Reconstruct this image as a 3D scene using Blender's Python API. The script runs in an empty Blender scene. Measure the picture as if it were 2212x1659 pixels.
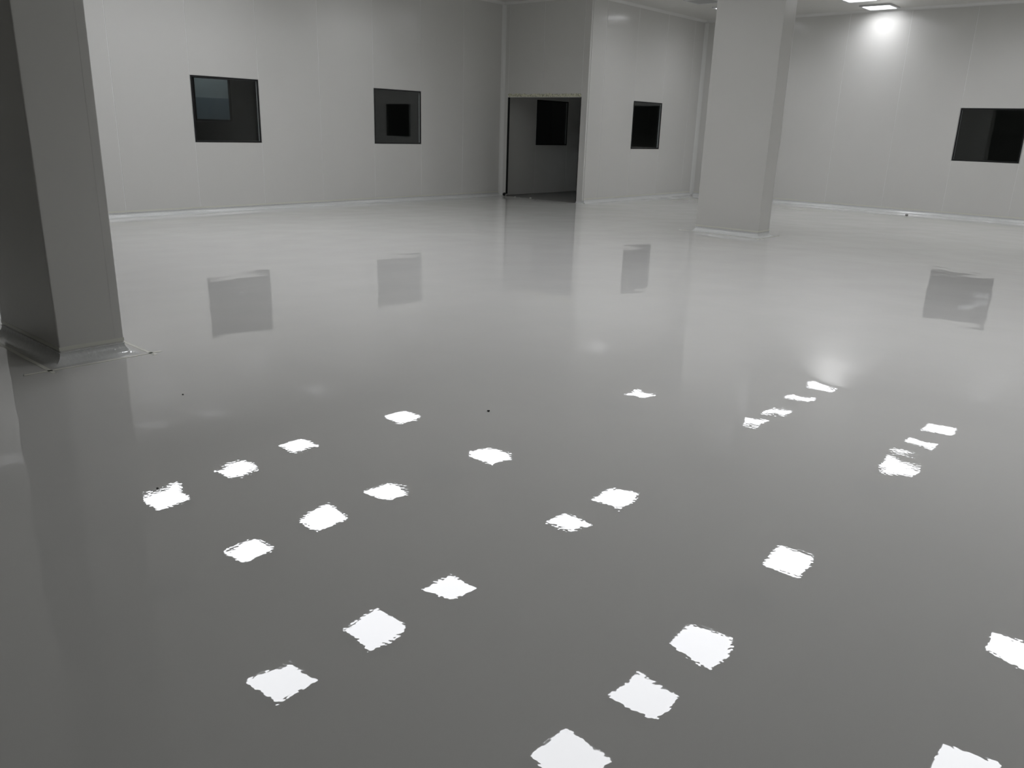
import bpy, bmesh, math, random
from mathutils import Matrix, Vector
S = bpy.context.scene
COL = S.collection
random.seed(7)

# ------------------------------------------------------------------ camera
W_PX = 2212.0
cam_d = bpy.data.cameras.new('camera')
cam = bpy.data.objects.new('camera', cam_d)
COL.objects.link(cam)
cam_d.sensor_fit = 'HORIZONTAL'
cam_d.sensor_width = 36.0
cam_d.lens = 36.0 * 1745.61 / W_PX
cam_d.clip_start = 0.05
yaw, pitch, roll, CAMH = 0.712993, 0.306518, 0.031036, 1.452
fw = Vector((-math.sin(yaw)*math.cos(pitch), math.cos(yaw)*math.cos(pitch), -math.sin(pitch)))
rt = Vector((math.cos(yaw), math.sin(yaw), 0))
up = rt.cross(fw)
c_, s_ = math.cos(roll), math.sin(roll)
r2 = rt*c_ + up*s_
u2 = rt*-s_ + up*c_
m = Matrix((r2, u2, -fw)).transposed().to_4x4()
m.translation = Vector((0, 0, CAMH))
cam.matrix_world = m
S.camera = cam

# ------------------------------------------------------------------ world, exposure, lamp strength
wd = bpy.data.worlds.new('world')
wd.use_nodes = True
wd.node_tree.nodes['Background'].inputs[0].default_value = (0.01, 0.01, 0.01, 1)
wd.node_tree.nodes['Background'].inputs[1].default_value = 0.2
S.world = wd
S.view_settings.view_transform = 'Standard'
S.view_settings.look = 'None'
S.view_settings.exposure = 0.0
S.view_settings.gamma = 1.0
S.view_settings.use_curve_mapping = False
LAMP = 17.6            # emission of a lit ceiling diffuser

# ------------------------------------------------------------------ room dimensions (metres)
xA, yD, xC, yB, ZC = -12.488, 13.829, -10.204, 18.341, 3.966
xR, yF = 10.0, -13.0     # walls out of the picture
Z1, Z2 = 1.094, 2.087  # window band
OX1, OX2, ZO = -12.326, -10.357, 2.092   # doorway
TH = 0.05

# ------------------------------------------------------------------ materials
def mat(name, col, rough=0.5, ior=1.5, spec=0.5, metal=0.0):
    mm = bpy.data.materials.new(name); mm.use_nodes = True
    b = mm.node_tree.nodes['Principled BSDF']
    b.inputs['Base Color'].default_value = (*col, 1)
    b.inputs['Roughness'].default_value = rough
    b.inputs['IOR'].default_value = ior
    b.inputs['Specular IOR Level'].default_value = spec
    b.inputs['Metallic'].default_value = metal
    return mm, mm.node_tree, b

def N(nt, typ, **kw):
    n = nt.nodes.new(typ)
    for k, v in kw.items():
        setattr(n, k, v)
    return n

def noise_h(nt, vec, scale, amp, detail=0.0, stretch=None):
    if stretch:
        mp = N(nt, 'ShaderNodeMapping'); mp.inputs['Scale'].default_value = stretch
        nt.links.new(vec, mp.inputs['Vector']); vec = mp.outputs[0]
    n = N(nt, 'ShaderNodeTexNoise'); n.inputs['Scale'].default_value = scale
    n.inputs['Detail'].default_value = detail
    nt.links.new(vec, n.inputs['Vector'])
    mu = N(nt, 'ShaderNodeMath', operation='MULTIPLY'); mu.inputs[1].default_value = amp
    nt.links.new(n.outputs[0], mu.inputs[0])
    return mu.outputs[0]

def add(nt, a, b):
    n = N(nt, 'ShaderNodeMath', operation='ADD'); nt.links.new(a, n.inputs[0]); nt.links.new(b, n.inputs[1]); return n.outputs[0]

def bump(nt, h, bsdf, socket='Normal'):
    b = N(nt, 'ShaderNodeBump'); b.inputs['Strength'].default_value = 1; b.inputs['Distance'].default_value = 1
    nt.links.new(h, b.inputs['Height']); nt.links.new(b.outputs[0], bsdf.inputs[socket])

# pale enamelled steel wall panels
def make_panel_mat(name, col, rough):
    mm, nt, b = mat(name, col, rough, 1.5)
    g = N(nt, 'ShaderNodeNewGeometry')
    n = N(nt, 'ShaderNodeTexNoise'); n.inputs['Scale'].default_value = 0.9; n.inputs['Detail'].default_value = 3
    nt.links.new(g.outputs['Position'], n.inputs['Vector'])
    mx = N(nt, 'ShaderNodeMix', data_type='RGBA')
    mx.inputs[6].default_value = (col[0]*0.97, col[1]*0.975, col[2]*0.97, 1)
    mx.inputs[7].default_value = (min(1, col[0]*1.03), min(1, col[1]*1.025), min(1, col[2]*1.03), 1)
    nt.links.new(n.outputs[0], mx.inputs[0]); nt.links.new(mx.outputs[2], b.inputs['Base Color'])
    h = add(nt, noise_h(nt, g.outputs['Position'], 1.2, 0.0016), noise_h(nt, g.outputs['Position'], 90, 0.000012))
    bump(nt, h, b)
    return mm
M_PANEL = make_panel_mat('panel_enamel', (0.674, 0.669, 0.645), 0.14)
M_CEIL = make_panel_mat('ceiling_enamel', (0.634, 0.628, 0.596), 0.3)
M_COLUMN = make_panel_mat('column_enamel', (0.618, 0.613, 0.586), 0.2)
M_TRIM = mat('trim_white', (0.74, 0.74, 0.72), 0.3)[0]
M_SEAL = mat('sealant_white', (0.78, 0.78, 0.765), 0.4)[0]
M_BLACK = mat('frame_black', (0.006, 0.006, 0.007), 0.3)[0]
M_SPACER = mat('spacer_aluminium', (0.75, 0.76, 0.76), 0.3, metal=0.3)[0]
M_DARK = mat('gap_and_speck_black', (0.008, 0.008, 0.008), 0.6)[0]
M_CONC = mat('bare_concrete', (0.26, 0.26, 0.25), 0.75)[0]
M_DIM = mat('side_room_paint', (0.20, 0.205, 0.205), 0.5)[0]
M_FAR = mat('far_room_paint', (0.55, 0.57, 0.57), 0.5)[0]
M_CRUMB = mat('crumb_white', (0.8, 0.8, 0.78), 0.6)[0]
M_HOUSING = mat('lamp_housing', (0.62, 0.63, 0.63), 0.35)[0]
M_UNLIT = mat('lamp_diffuser_off', (0.34, 0.345, 0.34), 0.4)[0]

# epoxy floor: grey body under a clear, slightly wavy gloss
def make_epoxy(name, col, wavy=1.0, threshold=False, rough=0.006, brushed=False):
    mm, nt, b = mat(name, col, rough, 1.52)
    g = N(nt, 'ShaderNodeNewGeometry'); P = g.outputs['Position']
    n = N(nt, 'ShaderNodeTexNoise'); n.inputs['Scale'].default_value = 0.35; n.inputs['Detail'].default_value = 4
    nt.links.new(P, n.inputs['Vector'])
    mx = N(nt, 'ShaderNodeMix', data_type='RGBA')
    mx.inputs[6].default_value = (col[0]*0.96, col[1]*0.96, col[2]*0.96, 1)
    mx.inputs[7].default_value = (col[0]*1.04, col[1]*1.04, col[2]*1.04, 1)
    nt.links.new(n.outputs[0], mx.inputs[0]); nt.links.new(mx.outputs[2], b.inputs['Base Color'])
    h = noise_h(nt, P, 0.8, 0.0046*wavy)
    h = add(nt, h, noise_h(nt, P, 2.6, 0.0024*wavy, stretch=(1.0, 0.8, 1)))
    h = add(nt, h, noise_h(nt, P, 4.6, 0.00034*wavy, stretch=(0.8, 1.0, 1)))
    h = add(nt, h, noise_h(nt, P, 9.0, 0.00024*wavy))
    h = add(nt, h, noise_h(nt, P, 70.0, 0.000028*wavy))
    if brushed:     # roller texture left in the cove
        h = add(nt, h, noise_h(nt, P, 28.0, 0.0035, detail=2))
    if threshold:   # rougher trowel strokes where the pour ends at the doorway
        sx = N(nt, 'ShaderNodeSeparateXYZ'); nt.links.new(P, sx.inputs[0])
        mr = N(nt, 'ShaderNodeMapRange', interpolation_type='SMOOTHSTEP')
        mr.inputs[1].default_value = yD-0.9; mr.inputs[2].default_value = yD
        nt.links.new(sx.outputs[1], mr.inputs[0])
        mr2 = N(nt, 'ShaderNodeMapRange', interpolation_type='SMOOTHSTEP')
        mr2.inputs[1].default_value = -10.15; mr2.inputs[2].default_value = -10.5
        nt.links.new(sx.outputs[0], mr2.inputs[0])
        k = N(nt, 'ShaderNodeMath', operation='MULTIPLY'); nt.links.new(mr.outputs[0], k.inputs[0]); nt.links.new(mr2.outputs[0], k.inputs[1])
        hh = noise_h(nt, P, 9.0, 0.004, detail=3, stretch=(0.7, 1.6, 1))
        k2 = N(nt, 'ShaderNodeMath', operation='MULTIPLY'); nt.links.new(k.outputs[0], k2.inputs[0]); nt.links.new(hh, k2.inputs[1])
        h = add(nt, h, k2.outputs[0])
    bump(nt, h, b)
    return mm
M_FLOOR = make_epoxy('epoxy_floor', (0.668, 0.663, 0.642), 1.0, True)
M_COVE = make_epoxy('epoxy_cove', (0.69, 0.70, 0.69), 5.0, False, 0.05, True)

M_BEAD = mat('epoxy_bead', (0.80, 0.80, 0.80), 0.07)[0]
M_BLUE = mat('blue_grey_paint', (0.28, 0.33, 0.37), 0.5)[0]
# translucent masking tape residue
M_TAPE = mat('masking_tape', (0.80, 0.795, 0.72), 0.3)[0]

M_BAND = mat('tape_residue', (0.68, 0.68, 0.61), 0.3)[0]

# window glass: thin clear pane, mirror by Fresnel on its outer faces
def make_glass():
    mm = bpy.data.materials.new('window_glass'); mm.use_nodes = True
    nt = mm.node_tree; nt.nodes.clear()
    out = N(nt, 'ShaderNodeOutputMaterial'); mix = N(nt, 'ShaderNodeMixShader')
    tr = N(nt, 'ShaderNodeBsdfTransparent'); tr.inputs[0].default_value = (0.86, 0.88, 0.88, 1)
    gl = N(nt, 'ShaderNodeBsdfGlossy'); gl.inputs['Roughness'].default_value = 0.0
    fr = N(nt, 'ShaderNodeFresnel'); fr.inputs['IOR'].default_value = 1.6
    ge = N(nt, 'ShaderNodeNewGeometry'); inv = N(nt, 'ShaderNodeMath', operation='SUBTRACT'); inv.inputs[0].default_value = 1
    mu = N(nt, 'ShaderNodeMath', operation='MULTIPLY')
    L = nt.links
    L.new(ge.outputs['Backfacing'], inv.inputs[1]); L.new(fr.outputs[0], mu.inputs[0]); L.new(inv.outputs[0], mu.inputs[1])
    L.new(mu.outputs[0], mix.inputs[0]); L.new(tr.outputs[0], mix.inputs[1]); L.new(gl.outputs[0], mix.inputs[2]); L.new(mix.outputs[0], out.inputs[0])
    return mm
M_GLASS = make_glass()

def emit(name, col, strength):
    mm = bpy.data.materials.new(name); mm.use_nodes = True
    b = mm.node_tree.nodes['Principled BSDF']
    b.inputs['Base Color'].default_value = (0.8, 0.8, 0.8, 1)
    b.inputs['Emission Color'].default_value = (*col, 1); b.inputs['Emission Strength'].default_value = strength
    return mm
M_LIT = emit('lamp_diffuser_on', (0.955, 0.965, 1.0), LAMP)
# prismatic diffuser: throws more light straight down than sideways
_nt = M_LIT.node_tree; _g = N(_nt, 'ShaderNodeNewGeometry'); _d = N(_nt, 'ShaderNodeVectorMath', operation='DOT_PRODUCT')
_nt.links.new(_g.outputs['Incoming'], _d.inputs[0]); _nt.links.new(_g.outputs['Normal'], _d.inputs[1])
_m = N(_nt, 'ShaderNodeMapRange'); _m.inputs[3].default_value = 0.12*LAMP; _m.inputs[4].default_value = LAMP
_nt.links.new(_d.outputs['Value'], _m.inputs[0]); _nt.links.new(_m.outputs[0], _nt.nodes['Principled BSDF'].inputs['Emission Strength'])

M_FAR_FILL = emit('far_fill_diffuser', (0.9, 0.97, 1.0), 26.0)

# cut panel edge: paper honeycomb with glue dots
M_HONEY, _nt, _b = mat('honeycomb_edge', (0.55, 0.54, 0.42), 0.8)
_g = N(_nt, 'ShaderNodeNewGeometry'); _v = N(_nt, 'ShaderNodeTexVoronoi'); _v.inputs['Scale'].default_value = 34
_nt.links.new(_g.outputs['Position'], _v.inputs['Vector'])
_r = N(_nt, 'ShaderNodeValToRGB')
_r.color_ramp.elements[0].position = 0.25; _r.color_ramp.elements[0].color = (0.30, 0.30, 0.22, 1)
_r.color_ramp.elements[1].position = 0.5; _r.color_ramp.elements[1].color = (0.66, 0.66, 0.52, 1)
_nt.links.new(_v.outputs[0], _r.inputs[0]); _nt.links.new(_r.outputs[0], _b.inputs['Base Color'])

# ------------------------------------------------------------------ helpers
def empty(name, loc=(0, 0, 0), parent=None):
    o = bpy.data.objects.new(name, None); COL.objects.link(o); o.location = loc
    o.empty_display_size = 0.2
    if parent: o.parent = parent
    return o

def tag(o, label=None, cat=None, group=None, kind=None):
    if label: o['label'] = label
    if cat: o['category'] = cat
    if group: o['group'] = group
    if kind: o['kind'] = kind
    return o

def link(name, bm, material, parent=None, smooth=False, origin=None):
    bmesh.ops.recalc_face_normals(bm, faces=bm.faces[:])
    me = bpy.data.meshes.new(name); bm.to_mesh(me); bm.free()
    me.materials.append(material)
    if smooth:
        for p in me.polygons: p.use_smooth = True
    o = bpy.data.objects.new(name, me); COL.objects.link(o)
    if parent: o.parent = parent
    return o

# a wall frame maps (u along the wall, d depth behind its face, z) to the room
WALLS = {
    'left':  lambda u, d, z: (xA - d, u, z),
    'door':  lambda u, d, z: (u, yD + d, z),
    'centre': lambda u, d, z: (xC - d, u, z),
    'right': lambda u, d, z: (u, yB + d, z),
    'rear':  lambda u, d, z: (u, yF - d, z),
    'side':  lambda u, d, z: (xR + d, u, z),
    'floor': lambda u, d, z: (u, d, z),
}
def box(bm, f, u0, u1, d0, d1, z0, z1, bev=0.0):
    vs = [bm.verts.new(f(u, d, z)) for u in (u0, u1) for d in (d0, d1) for z in (z0, z1)]
    q = [(0, 1, 3, 2), (4, 6, 7, 5), (0, 4, 5, 1), (2, 3, 7, 6), (0, 2, 6, 4), (1, 5, 7, 3)]
    fs = [bm.faces.new([vs[i] for i in t]) for t in q]
    if bev:
        es = list({e for fc in fs for e in fc.edges})
        bmesh.ops.bevel(bm, geom=es, offset=bev, segments=1, affect='EDGES')
    return bm

def box_obj(name, f, args, material, parent, bev=0.0):
    return link(name, box(bmesh.new(), f, *args, bev), material, parent)

GAP = 0.005   # half a joint

def panel(root, f, u0, u1, z0, z1, material=None):
    return box_obj('panel', f, (u0+GAP, u1-GAP, 0, TH, z0, z1), material or M_PANEL, root, 0.003)

def joint(root, f, u, z0, z1):
    return box_obj('joint_sealant', f, (u-GAP, u+GAP, 0.0012, TH-0.005, z0, z1), M_SEAL, root)

def wall(name, key, seams, windows=(), label='', cat='wall', zb=0.0, zt=ZC):
    f = WALLS[key]
    root = tag(empty(name, f((seams[0]+seams[-1])/2, 0, 0)), label, cat, kind='structure')
    root_inv = Matrix.Translation(Vector(root.location)).inverted()
    for a, b in zip(seams[:-1], seams[1:]):
        w = [x for x in windows if abs((x[0]+x[1])/2-(a+b)/2) < 0.3]
        if w:
            panel(root, f, a, b, zb, Z1-GAP); panel(root, f, a, b, Z2+GAP, zt)
        else:
            panel(root, f, a, b, zb, zt)
    for s in seams[1:-1]:
        hit = [x for x in windows if min(abs(x[0]-s), abs(x[1]-s)) < 0.05]
        if hit:
            joint(root, f, s, zb, Z1-GAP); joint(root, f, s, Z2+GAP, zt)
        else:
            joint(root, f, s, zb, zt)
    for ch in root.children: ch.matrix_parent_inverse = root_inv
    return root

def ring(bm, f, u0, u1, z0, z1, wdt, d0, d1):
    box(bm, f, u0, u1, d0, d1, z1-wdt, z1); box(bm, f, u0, u1, d0, d1, z0, z0+wdt)
    box(bm, f, u0, u0+wdt, d0, d1, z0+wdt, z1-wdt); box(bm, f, u1-wdt, u1, d0, d1, z0+wdt, z1-wdt)
    return bm

def window(name, key, u0, u1, label):
    f = WALLS[key]; c = f((u0+u1)/2, 0, Z1)
    root = tag(empty(name, c), label, 'window', kind='structure')
    a, b = u0+GAP, u1-GAP; z0, z1 = Z1+0.001, Z2-0.001
    link('sealant_edge', ring(bmesh.new(), f, u0, u1, Z1-GAP, Z2+GAP, GAP*0.98, 0.0006, 0.03), M_SEAL, root)
    link('frame', ring(bmesh.new(), f, a+.001, b-.001, z0, z1, 0.026, -0.0012, 0.007), M_BLACK, root)
    box_obj('pane', f, (a+0.0275, b-0.0275, 0.001, 0.006, z0+0.0275, z1-0.0275), M_GLASS, root)
    link('spacer', ring(bmesh.new(), f, a+0.014, b-0.014, z0+0.014, z1-0.014, 0.012, 0.008, 0.043), M_SPACER, root)
    link('back_frame', ring(bmesh.new(), f, a+.001, b-.001, z0, z1, 0.030, 0.044, 0.052), M_BLACK, root)
    box_obj('back_pane', f, (a+0.0315, b-0.0315, 0.045, 0.050, z0+0.0315, z1-0.0315), M_GLASS, root)
    inv = Matrix.Translation(Vector(c)).inverted()
    for ch in root.children: ch.matrix_parent_inverse = inv
    return root

# ------------------------------------------------------------------ floor
bm = bmesh.new()
edge = []
n = 46
for i in range(n+1):
    t = i/n; x = OX2 + (OX1-OX2)*t
    j = 0.0 if i in (0, n) else random.uniform(-0.05, 0.05) + 0.05*math.sin(t*9) - 0.02
    edge.append((x, yD + 0.02 + j))
pts = [(xA, yF), (xR, yF), (xR, yB), (xC, yB), (xC, yD)] + edge + [(xA, yD)]
top = [bm.verts.new((x, y, 0)) for x, y in pts]; bot = [bm.verts.new((x, y, -0.004)) for x, y in pts]
bm.faces.new(top)
for i in range(len(pts)):
    j = (i+1) % len(pts); bm.faces.new([top[i], top[j], bot[j], bot[i]])
fl = tag(link('floor', bm, M_FLOOR), 'glossy pale grey epoxy floor mirroring the ceiling lights', 'floor', kind='structure')
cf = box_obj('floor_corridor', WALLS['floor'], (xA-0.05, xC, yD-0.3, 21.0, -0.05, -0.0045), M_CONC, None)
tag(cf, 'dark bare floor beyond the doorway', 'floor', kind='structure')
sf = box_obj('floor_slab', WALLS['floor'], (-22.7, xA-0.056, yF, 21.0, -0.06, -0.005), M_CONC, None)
tag(sf, 'dark floor of the unlit room behind the left windows', 'floor', kind='structure')

# ------------------------------------------------------------------ walls
seA = [yF, -11.3, -10.11, -8.92, -7.73, -6.54, -5.35, -4.16, -2.97, -1.78, -0.59, 0.6, 1.79, 2.98, 4.17, 5.465, 6.656, 7.845, 9.05, 10.253, 11.444, 12.62, 13.80, 15.01, 16.19, 17.38, 18.57, 19.76, 21.0]
winA = [(6.656, 7.845), (10.253, 11.444), (15.01, 16.19)]
wall('wall_left', 'left', seA, winA, 'long pale grey panelled wall on the left with dark square windows')
seC = [yD+0.052, 14.365, 15.51, 16.677, 17.85, yB]
winC = [(15.51, 16.677)]
wall('wall_center', 'centre', seC, winC, 'pale panelled wall right of the doorway with one narrow-looking dark window')
seB = [xC-TH, -9.26, -8.07, -6.875, -5.66, -4.468, -3.28, -2.09, -0.90, 0.29, 1.48, 2.67, 3.86, 5.05, 6.24, 7.43, 8.62, xR]
winB = [(-9.26, -8.07), (-4.468, -3.28)]
wall('wall_right', 'right', seB, winB, 'pale grey panelled wall on the right, brightly lit under a ceiling light')
wall('wall_rear', 'rear', [xA + 1.188*i for i in range(19)] + [xR], (), 'panelled wall behind the viewer')
wall('wall_side', 'side', [yF + 1.19*i for i in range(26)] + [yB], (), 'panelled side wall to the right of the picture')
# doorway wall
f = WALLS['door']
wdr = tag(empty('wall_doorway', (-11.3, yD, 0)), 'short darker wall with an open doorway in the inner corner', 'wall', kind='structure')
ch = [panel(wdr, f, xA+0.03, OX1, 0, ZC), panel(wdr, f, OX1, -11.375, ZO+0.06, ZC), panel(wdr, f, -11.375, OX2, ZO+0.06, ZC),
      panel(wdr, f, OX2, xC+GAP, 0, ZC)]
ch += [joint(wdr, f, OX1, ZO, ZC), joint(wdr, f, -11.375, ZO+0.06, ZC), joint(wdr, f, OX2, ZO, ZC)]
ch.append(box_obj('lintel', f, (OX1+GAP, OX2-GAP, 0.004, TH, ZO+0.012, ZO+0.06), M_PANEL, wdr))
for s, x in ((1, OX1), (-1, OX2)):  # black strips stand in for the shaded gaps along both jambs
    ch.append(box_obj('jamb_gap', f, (min(x-GAP*s*0.2, x+s*0.012), max(x-GAP*s*0.2, x+s*0.012), 0.004, TH+0.004, 0.05, ZO-0.002), M_DARK, wdr))
# torn honeycomb edge above the opening
bm = bmesh.new(); k = 60; lo = []; hi = []
for i in range(k+1):
    x = OX1 + GAP + (OX2-OX1-2*GAP)*i/k
    lo.append((x, ZO+random.uniform(-0.004, 0.006))); hi.append((x, ZO+0.062+random.uniform(-0.012, 0.012)))
rows = [[bm.verts.new(f(x, d, z)) for x, z in L] for L, d in ((lo, -0.003), (hi, -0.003), (hi, 0.0035), (lo, 0.0035))]
for i in range(k):
    for r in range(4):
        s2 = rows[(r+1) % 4]; bm.faces.new([rows[r][i], rows[r][i+1], s2[i+1], s2[i]])
for e in (0, k): bm.faces.new([rows[r][e] for r in range(4)])
ch.append(link('honeycomb_edge', bm, M_HONEY, wdr))
ch.append(box_obj('edge_strip', f, (OX1+GAP, OX2-GAP, -0.004, 0.03, ZO-0.008, ZO), M_TRIM, wdr))
inv = Matrix.Translation(Vector(wdr.location)).inverted()
for o in ch: o.matrix_parent_inverse = inv
# corridor and the unlit rooms behind the windows
def struct_box(name, a, material, label):
    return tag(box_obj(name, WALLS['floor'], a, material, None), label, 'wall', kind='structure')
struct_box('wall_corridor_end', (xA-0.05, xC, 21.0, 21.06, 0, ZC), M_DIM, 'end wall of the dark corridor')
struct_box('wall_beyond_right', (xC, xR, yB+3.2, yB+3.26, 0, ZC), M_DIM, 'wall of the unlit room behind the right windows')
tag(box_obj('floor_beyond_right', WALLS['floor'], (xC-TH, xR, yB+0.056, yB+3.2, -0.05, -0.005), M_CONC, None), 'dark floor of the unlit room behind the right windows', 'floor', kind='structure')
# far wall of the room behind the left windows, with a window into a dimly lit room
FX = -19.8
fy0, fy1, fz0, fz1 = 10.62, 11.62, 1.40, 2.44
bm = bmesh.new(); g0 = WALLS['floor']
box(bm, g0, FX-0.05, FX, yF, fy0, 0, ZC); box(bm, g0, FX-0.05, FX, fy1, 21.0, 0, ZC)
box(bm, g0, FX-0.05, FX, fy0, fy1, 0, fz0); box(bm, g0, FX-0.05, FX, fy0, fy1, fz1, ZC)
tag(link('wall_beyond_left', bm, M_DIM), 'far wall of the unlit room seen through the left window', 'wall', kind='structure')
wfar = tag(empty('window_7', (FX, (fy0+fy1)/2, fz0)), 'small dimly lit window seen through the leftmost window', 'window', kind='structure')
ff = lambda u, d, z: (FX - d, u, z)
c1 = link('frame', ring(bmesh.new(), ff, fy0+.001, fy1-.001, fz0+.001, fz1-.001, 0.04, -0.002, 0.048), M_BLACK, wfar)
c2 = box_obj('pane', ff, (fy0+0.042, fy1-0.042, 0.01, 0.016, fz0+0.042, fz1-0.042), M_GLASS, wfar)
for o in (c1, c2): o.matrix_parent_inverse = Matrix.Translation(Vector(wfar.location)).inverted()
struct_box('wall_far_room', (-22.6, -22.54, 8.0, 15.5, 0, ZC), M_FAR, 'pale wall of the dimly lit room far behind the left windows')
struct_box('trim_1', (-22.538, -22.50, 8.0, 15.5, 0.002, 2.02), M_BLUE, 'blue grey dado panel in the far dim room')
struct_box('corridor_light_block', (xA, xC-TH, yD+TH+.001, 21.0, 2.6, 2.65), M_DIM, 'unseen low ceiling added to darken the corridor')  # set low, out of view, to cut bounce light in the corridor

# ------------------------------------------------------------------ windows
WL = ['leftmost dark square window on the left wall, beside the big column',
      'second dark square window on the left wall, near the inner corner',
      'black window inside the dark doorway, on the wall beyond']
for i, (a, b) in enumerate(winA): window('window_%d' % (i+1), 'left', a, b, WL[i])
window('window_4', 'centre', *winC[0], 'narrow-looking dark window right of the doorway')
window('window_5', 'right', *winB[1], 'dark window on the right wall, cut by the picture edge')
window('window_6', 'right', *winB[0], 'dark window on the right wall hidden behind the middle column')

# ------------------------------------------------------------------ ceiling
ceil = tag(empty('ceiling', (-3, 6, ZC)), 'pale grey panelled ceiling with square lights', 'ceiling', kind='structure')
ys = [yF-0.05] + [3.16 - 1.18*i for i in range(13, 0, -1)] + [3.16 + 1.18*i for i in range(13)] + [yB+TH]
ci = Matrix.Translation(Vector(ceil.location)).inverted()
for a, b in zip(ys[:-1], ys[1:]):
    for x0, x1 in ((xA-TH, -4.7), (-4.7, 3.0), (3.0, xR+TH)):
        o = box_obj('ceiling_panel', WALLS['floor'], (x0+0.002, x1-0.002, a+0.003, b-0.003, ZC, ZC+0.05), M_CEIL, ceil, 0.002); o.matrix_parent_inverse = ci
for y in ys[1:-1]:
    o = box_obj('joint_sealant', WALLS['floor'], (xA, xR, y-0.003, y+0.003, ZC+0.001, ZC+0.04), M_SEAL, ceil); o.matrix_parent_inverse = ci
tag(box_obj('ceiling_slab', WALLS['floor'], (-22.7, xR+0.06, yF-0.06, 21.8, ZC+0.051, ZC+0.12), M_DIM, None), 'slab above the ceiling panels', 'ceiling', kind='structure')

# ------------------------------------------------------------------ quarter-round trims and epoxy coves
def cove_strip(bm, p0, p1, inward, r, segs, kind, wob=0.0, n=1):
    """concave quarter round along p0-p1; kind 'floor', 'ceiling' or 'corner' (inward = two unit vectors)"""
    p0, p1 = Vector(p0), Vector(p1); a, b = (Vector(v) for v in inward)
    rows = []
    for i in range(n+1):
        c = p0.lerp(p1, i/n); rr = r*(1 + (random.uniform(-wob, wob) if wob else 0)); row = [bm.verts.new(c)]
        for k in range(segs+1):
            t = math.pi/2*k/segs
            row.append(bm.verts.new(c + a*(rr*(1-math.sin(t))) + b*(rr*(1-math.cos(t)))))
        rows.append(row)
    m_ = len(rows[0])
    for i in range(n):
        for k in range(m_):
            k2 = (k+1) % m_; bm.faces.new([rows[i][k], rows[i+1][k], rows[i+1][k2], rows[i][k2]])
    bm.faces.new(rows[0]); bm.faces.new(rows[-1][::-1])
    return bm

def bead_mesh(bm, pts, r0, r1):
    # ragged ridge of set epoxy along a path of points
    rows = []
    for i, p in enumerate(pts):
        d = (pts[min(i+1, len(pts)-1)] - pts[max(i-1, 0)]).normalized(); sd = d.cross(Vector((0, 0, 1))).normalized(); rr = random.uniform(r0, r1)
        c = p + Vector((0, 0, random.uniform(-0.002, 0.002)))
        rows.append([bm.verts.new(c + sd*(rr*math.cos(a)) + Vector((0, 0, rr*math.sin(a)))) for a in [math.pi/3*k for k in range(6)]])
    for i in range(len(rows)-1):
        for k in range(6): bm.faces.new([rows[i][k], rows[i+1][k], rows[i+1][(k+1) % 6], rows[i][(k+1) % 6]])
    bm.faces.new(rows[0]); bm.faces.new(rows[-1][::-1])
    return bm

def smooth_arc(o):
    for p in o.data.polygons: p.use_smooth = True
    o.data.set_sharp_from_angle(angle=math.radians(40))

def strip(name, p0, p1, inward, r, material, label, cat, n=1, wob=0.0):
    o = link(name, cove_strip(bmesh.new(), p0, p1, inward, r, 8, '', wob, n), material, smooth=False)
    smooth_arc(o)
    return tag(o, label, cat, kind='structure')
X, Y, Zv = Vector((1, 0, 0)), Vector((0, 1, 0)), Vector((0, 0, 1))
e = 0.0008
strip('baseboard_left', (xA+e, yF+.07, e), (xA+e, yD-e, e), (X, Zv), 0.065, M_COVE, 'white glossy epoxy cove along the foot of the left wall', 'baseboard', 90, 0.09)
strip('baseboard_center', (xC+e, yD+.06, e), (xC+e, yB-.07, e), (X, Zv), 0.065, M_COVE, 'white epoxy cove at the foot of the wall right of the doorway', 'baseboard', 30, 0.09)
strip('baseboard_right', (xC+.07, yB-e, e), (xR-.07, yB-e, e), (-Y, Zv), 0.065, M_COVE, 'white glossy epoxy cove along the foot of the right wall', 'baseboard', 90, 0.09)
strip('baseboard_doorway', (OX2+.01, yD-e, e), (xC+.055, yD-e, e), (-Y, Zv), 0.055, M_COVE, 'short epoxy cove at the right foot of the doorway', 'baseboard', 4, 0.05)
for ob, p0, p1, n in (('baseboard_left', (xA+.004, 1.0, .068), (xA+.004, yD-.08, .068), 420), ('baseboard_right', (xC+.08, yB-.004, .068), (2.0, yB-.004, .068), 380)):
    a, b = Vector(p0), Vector(p1)
    o = link('epoxy_bead', bead_mesh(bmesh.new(), [a.lerp(b, i/n) for i in range(n+1)], 0.0015, 0.0055), M_BEAD, bpy.data.objects[ob], smooth=True)
# masking tape band left on the wall above the cove
for nm, key, u0, u1, lb in (('trim_2', 'left', yF+.1, yD-.07, 'left wall'), ('trim_3', 'centre', yD+.06, yB-.07, 'wall right of the doorway'), ('trim_4', 'right', xC+.07, xR-.1, 'right wall')):
    tag(box_obj(nm, WALLS[key], (u0, u1, -0.0012, 0, 0.075, 0.10), M_BAND, None), 'faint tape band just above the cove of the ' + lb, 'trim', kind='structure')
strip('trim_5', (xA+e, yF, ZC-e), (xA+e, yD, ZC-e), (X, -Zv), 0.05, M_TRIM, 'rounded trim between left wall and ceiling', 'trim')
strip('trim_6', (xA, yD-e, ZC-e), (xC, yD-e, ZC-e), (-Y, -Zv), 0.05, M_TRIM, 'rounded trim between doorway wall and ceiling', 'trim')
strip('trim_7', (xC+e, yD, ZC-e), (xC+e, yB, ZC-e), (X, -Zv), 0.05, M_TRIM, 'rounded trim above the wall right of the doorway', 'trim')
strip('trim_8', (xC, yB-e, ZC-e), (xR, yB-e, ZC-e), (-Y, -Zv), 0.05, M_TRIM, 'rounded trim between right wall and ceiling', 'trim')
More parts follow.
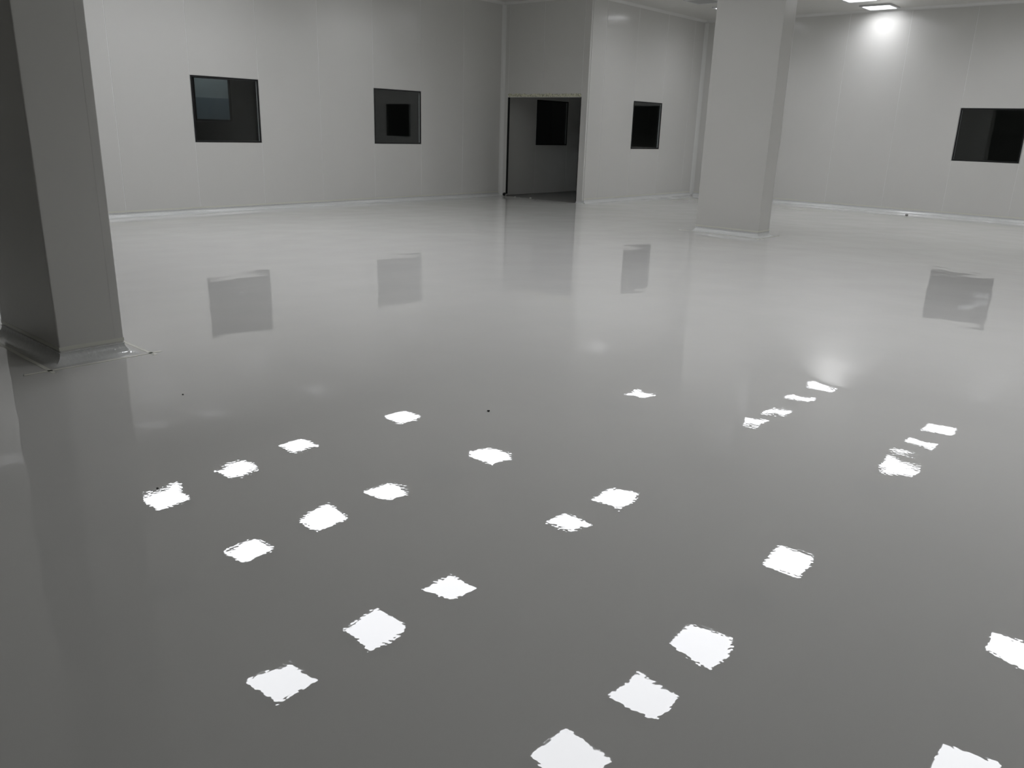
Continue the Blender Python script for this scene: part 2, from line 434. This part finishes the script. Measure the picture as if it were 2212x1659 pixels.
strip('trim_9', (xA+e, yD-e, 0.01), (xA+e, yD-e, ZC-.05), (X, -Y), 0.07, M_TRIM, 'rounded upright trim in the corner left of the doorway', 'trim')
strip('trim_10', (xC+e, yB-e, 0.01), (xC+e, yB-e, ZC-.05), (X, -Y), 0.07, M_TRIM, 'rounded upright trim in the corner beside the middle column', 'trim')

# ------------------------------------------------------------------ columns
def column(x0, x1, y0, y1, label):
    cx, cy = (x0+x1)/2, (y0+y1)/2
    root = tag(empty('column', (cx, cy, 0)), label, 'column')
    hx, hy = (x1-x0)/2, (y1-y0)/2; top = ZC-0.002
    parts = []
    fs = {'a': lambda u, d, z: (u, -hy+d, z), 'b': lambda u, d, z: (u, hy-d, z), 'c': lambda u, d, z: (-hx+d, u, z), 'd': lambda u, d, z: (hx-d, u, z)}
    w = 0.055
    for k, h in (('a', hx), ('b', hx), ('c', hy), ('d', hy)):
        parts.append(link('side_panel', box(bmesh.new(), fs[k], -h+0.012, h-0.012, 0.0006, 0.02, 0.01, top), M_COLUMN, root))
    for sx in (-1, 1):
        for sy in (-1, 1):
            bm = bmesh.new(); r = 0.008
            # L-shaped aluminium corner profile with a rounded nose
            prof = [(w, 0), ] + [(r*(1-math.sin(t)), r*(1-math.cos(t))) for t in [math.pi/2*i/4 for i in range(4, -1, -1)]][::-1] + [(0, w), (0.0035, w), (0.0035, 0.0035), (w, 0.0035)]
            vs = [[bm.verts.new((sx*(hx-px), sy*(hy-py), z)) for px, py in prof] for z in (0.012, top)]
            for i in range(len(prof)):
                j = (i+1) % len(prof); bm.faces.new([vs[0][i], vs[0][j], vs[1][j], vs[1][i]])
            bm.faces.new(vs[0]); bm.faces.new(vs[1][::-1])
            parts.append(link('corner_trim', bm, M_COLUMN, root))
    # flared epoxy cove round the foot
    bm = bmesh.new(); rr = 0.065; rings = []; m_ = 14
    for k in range(8):
        t = math.pi/2*k/7; off = rr*(1-math.sin(t)); z = rr*(1-math.cos(t)) + 0.0006
        rg = []
        cs = [(-hx-off, -hy-off), (hx+off, -hy-off), (hx+off, hy+off), (-hx-off, hy+off)]
        for i in range(4):
            a, b = cs[i], cs[(i+1) % 4]
            for q in range(m_):
                s = q/m_; wv = 0.0 if q == 0 else random.uniform(-0.004, 0.004)*math.sin(t*2)
                rg.append(bm.verts.new((a[0]+(b[0]-a[0])*s, a[1]+(b[1]-a[1])*s, z+wv)))
        rings.append(rg)
    # closing ring just inside the faces
    rings.append([bm.verts.new((max(-hx+.003, min(hx-.003, v.co.x)), max(-hy+.003, min(hy-.003, v.co.y)), v.co.z)) for v in rings[-1]])
    nn = len(rings[0])
    for k in range(len(rings)-1):
        for i in range(nn):
            j = (i+1) % nn; bm.faces.new([rings[k][i], rings[k][j], rings[k+1][j], rings[k+1][i]])
    parts.append(link('cove_base', bm, M_COVE, root)); smooth_arc(parts[-1])
    cs = [Vector((-hx-.003, -hy-.003, .066)), Vector((hx+.003, -hy-.003, .066)), Vector((hx+.003, hy+.003, .066)), Vector((-hx-.003, hy+.003, .066))]
    for i in range(4):
        a, b = cs[i], cs[(i+1) % 4]; n = int((b-a).length/0.012)
        parts.append(link('epoxy_bead', bead_mesh(bmesh.new(), [a.lerp(b, k/n) for k in range(n+1)], 0.001, 0.004), M_BEAD, root, smooth=True))
    bm = bmesh.new()
    for k, h in (('a', hx), ('b', hx), ('c', hy), ('d', hy)): box(bm, fs[k], -h-.001, h+.001, -0.0012, 0.001, 0.078, 0.10)
    parts.append(link('tape_band', bm, M_BAND, root))
    return root
LX0, LX1, LY0, LY1 = -6.16, -5.169, 1.766, 2.155
KX0, KX1, KY0, KY1 = -6.297, -5.255, 11.566, 11.948
column(LX0, LX1, LY0, LY1, 'big dark grey square column standing in front at the left edge')
column(KX0, KX1, KY0, KY1, 'pale square column standing farther back, right of the doorway')

def tape(p0, p1, label, w=0.024):
    p0, p1 = Vector((*p0, 0)), Vector((*p1, 0)); c = (p0+p1)/2; d = (p1-p0); L = d.length/2; a = math.atan2(d.y, d.x)
    bm = bmesh.new(); n = 10; rows = []
    for i in range(n+1):
        x = -L + 2*L*i/n; j = random.uniform(-0.0015, 0.0015); ends = random.uniform(-0.004, 0.004) if i in (0, n) else 0
        rows.append([bm.verts.new((x+ends*s, y+j, z)) for s, y, z in ((1, -w/2, 0), (-1, w/2, 0), (-1, w/2, 0.0009), (1, -w/2, 0.0009))])
    for i in range(n):
        for k in range(4): bm.faces.new([rows[i][k], rows[i+1][k], rows[i+1][(k+1) % 4], rows[i][(k+1) % 4]])
    bm.faces.new(rows[0]); bm.faces.new(rows[-1][::-1])
    o = link('masking_tape', bm, M_TAPE); o.location = (c.x, c.y, 0.0006); o.rotation_euler = (0, 0, a)
    return tag(o, label, 'tape', 'tape strips round the column feet')
tape((-5.06, 1.52), (-5.04, 2.33), 'pale tape strip on the floor along the right face of the front column')
tape((-6.3, 1.66), (-4.99, 1.66), 'pale tape strip on the floor before the dark face of the front column')
tape((-6.2, 2.262), (-4.98, 2.262), 'pale tape strip on the floor behind the front column, its end peeping out')
tape((-6.52, 11.45), (-5.10, 11.45), 'pale tape strip on the floor before the broad face of the farther column')
tape((-5.165, 11.36), (-5.165, 12.14), 'pale tape strip on the floor along the narrow side of the farther column')

# ------------------------------------------------------------------ ceiling lights
def rrect(h, r, seg=4):
    out = []
    for qx, qy, a0 in ((1, 1, 0), (-1, 1, 90), (-1, -1, 180), (1, -1, 270)):
        for i in range(seg+1):
            a = math.radians(a0 + 90*i/seg); out.append((qx*(h-r)+r*math.cos(a), qy*(h-r)+r*math.sin(a)))
    return out
def frame_mesh():
    bm = bmesh.new(); L = []
    for h, r, z in ((0.305, 0.03, 0.0), (0.305, 0.03, -0.022), (0.299, 0.028, -0.028), (0.262, 0.035, -0.028), (0.257, 0.035, -0.016), (0.257, 0.035, 0.0)):
        L.append([bm.verts.new((x, y, z)) for x, y in rrect(h, r)])
    for a in range(len(L)):
        b = (a+1) % len(L); n = len(L[0])
        for i in range(n): bm.faces.new([L[a][i], L[a][(i+1) % n], L[b][(i+1) % n], L[b][i]])
    bmesh.ops.recalc_face_normals(bm, faces=bm.faces[:])
    me = bpy.data.meshes.new('frame'); bm.to_mesh(me); bm.free(); me.materials.append(M_HOUSING); return me
def diff_mesh(material):
    bm = bmesh.new(); pr = rrect(0.256, 0.035)
    lo = [bm.verts.new((x, y, -0.018)) for x, y in pr]; hi = [bm.verts.new((x, y, -0.010)) for x, y in pr]
    bm.faces.new(lo[::-1]); bm.faces.new(hi)
    for i in range(len(pr)):
        j = (i+1) % len(pr); bm.faces.new([lo[i], lo[j], hi[j], hi[i]])
    bmesh.ops.recalc_face_normals(bm, faces=bm.faces[:])
    me = bpy.data.meshes.new('diffuser'); bm.to_mesh(me); bm.free(); me.materials.append(material); return me
FRAME, DON, DOFF = frame_mesh(), diff_mesh(M_LIT), diff_mesh(M_UNLIT)
ROW = [3.75 + 1.18*i for i in range(13)]
COLX = [-11.05, -8.76, -6.17, -3.40, -0.74, 1.9, 4.55, 7.2]
LIT = {0: (0, 1, 2, 3, 5), 1: (1, 2, 3, 5, 9, 11), 2: (0, 1, 2, 4, 5, 9, 10, 11, 12), 3: (1, 2, 3, 5, 9, 10, 11), 4: (1, 2, 3, 5, 9, 10, 11), 5: (1, 2, 3, 5, 9, 10, 11), 6: (3, 5, 9, 11), 7: (5, 9, 11)}  # lines out of view on the right are added to raise the light level
OFF = {0: (), 1: (0, 4, 8, 10), 2: (), 3: (4, 8), 4: (), 5: (), 6: (), 7: ()}
ORD = ['first', 'second', 'third', 'fourth', 'fifth', 'sixth', 'seventh', 'eighth', 'ninth']
def ceiling_light(x, y, on, label):
    r = tag(empty('ceiling_light', (x, y, ZC)), label, 'ceiling light', 'square ceiling lights')
    for nm, me in (('frame', FRAME), ('diffuser', DON if on else DOFF)):
        o = bpy.data.objects.new(nm, me); COL.objects.link(o); o.parent = r
for c in range(8):
    for on, rows in ((True, LIT[c]), (False, OFF[c])):
        for k, i in enumerate(sorted(rows, reverse=True)):
            if on: lb = 'lit square ceiling light, %s line from the left wall, %s out from the back' % (ORD[c], ORD[k])
            else: lb = 'unlit square ceiling light, %s line from the left wall, %s out from the back' % (ORD[c], ORD[k])
            ceiling_light(COLX[c], ROW[i], on, lb)
# unseen lamp added to brighten the far window behind the left wall
lamp = tag(empty('ceiling_light', (-21.3, 12.4, ZC)), 'unseen fill light added to brighten the far window', 'ceiling light')
for nm, me in (('frame', FRAME), ('diffuser', diff_mesh(M_FAR_FILL))):
    o = bpy.data.objects.new(nm, me); COL.objects.link(o); o.parent = lamp

# unseen fill lamps added to lift the tone inside the dark windows
WINDOW_FILL = diff_mesh(emit('window_fill_diffuser', (1.0, 0.95, 0.88), 4.0))
for x, y, lb in ((-16.0, 9.0, 'unseen fill light added behind the left windows, nearer one'), (-16.0, 17.0, 'unseen fill light added behind the left windows, far one'),
                 (-8.0, yB+1.9, 'unseen fill light added behind the right wall, left one'), (-2.0, yB+1.9, 'unseen fill light added behind the right wall, right one')):
    lamp = tag(empty('ceiling_light', (x, y, ZC)), lb, 'ceiling light')
    for nm, me in (('frame', FRAME), ('diffuser', WINDOW_FILL)):
        o = bpy.data.objects.new(nm, me); COL.objects.link(o); o.parent = lamp

# ------------------------------------------------------------------ crumbs and specks on the floor
def crumb(name, x, y, r, material, label, z=0.0, flat=0.6):
    bm = bmesh.new(); bmesh.ops.create_icosphere(bm, subdivisions=2, radius=r)
    for v in bm.verts:
        v.co *= random.uniform(0.75, 1.15); v.co.z *= flat
    zmin = min(v.co.z for v in bm.verts)
    for v in bm.verts: v.co.z -= zmin
    o = link(name, bm, material); o.location = (x, y, z); return tag(o, label, 'debris')
crumb('speck', -2.765, 3.011, 0.0075, M_DARK, 'black speck on the shiny floor in the middle of the room')
crumb('speck', -3.061, 1.339, 0.005, M_DARK, 'tiny black speck on the floor just above the leftmost light reflection')
crumb('speck', -4.117, 1.997, 0.005, M_DARK, 'tiny dark speck on the floor right of the front column')
crumb('chip', -4.96, yB-0.58, 0.03, M_CONC, 'small grey chip on the floor near the foot of the right wall')
crumb('crumb', -11.57, yD-0.03, 0.024, M_CRUMB, 'white crumb lying at the doorway threshold, the larger one')
crumb('crumb', -12.02, yD-0.02, 0.015, M_CRUMB, 'tiny white crumb at the left end of the doorway threshold')
crumb('hole_blob', OX1+0.0, yD-0.045, 0.035, M_DARK, 'small black blob standing in for the dark hole at the left doorway foot', flat=1.2)  # solid black shape drawn for the dark void in the broken panel foot
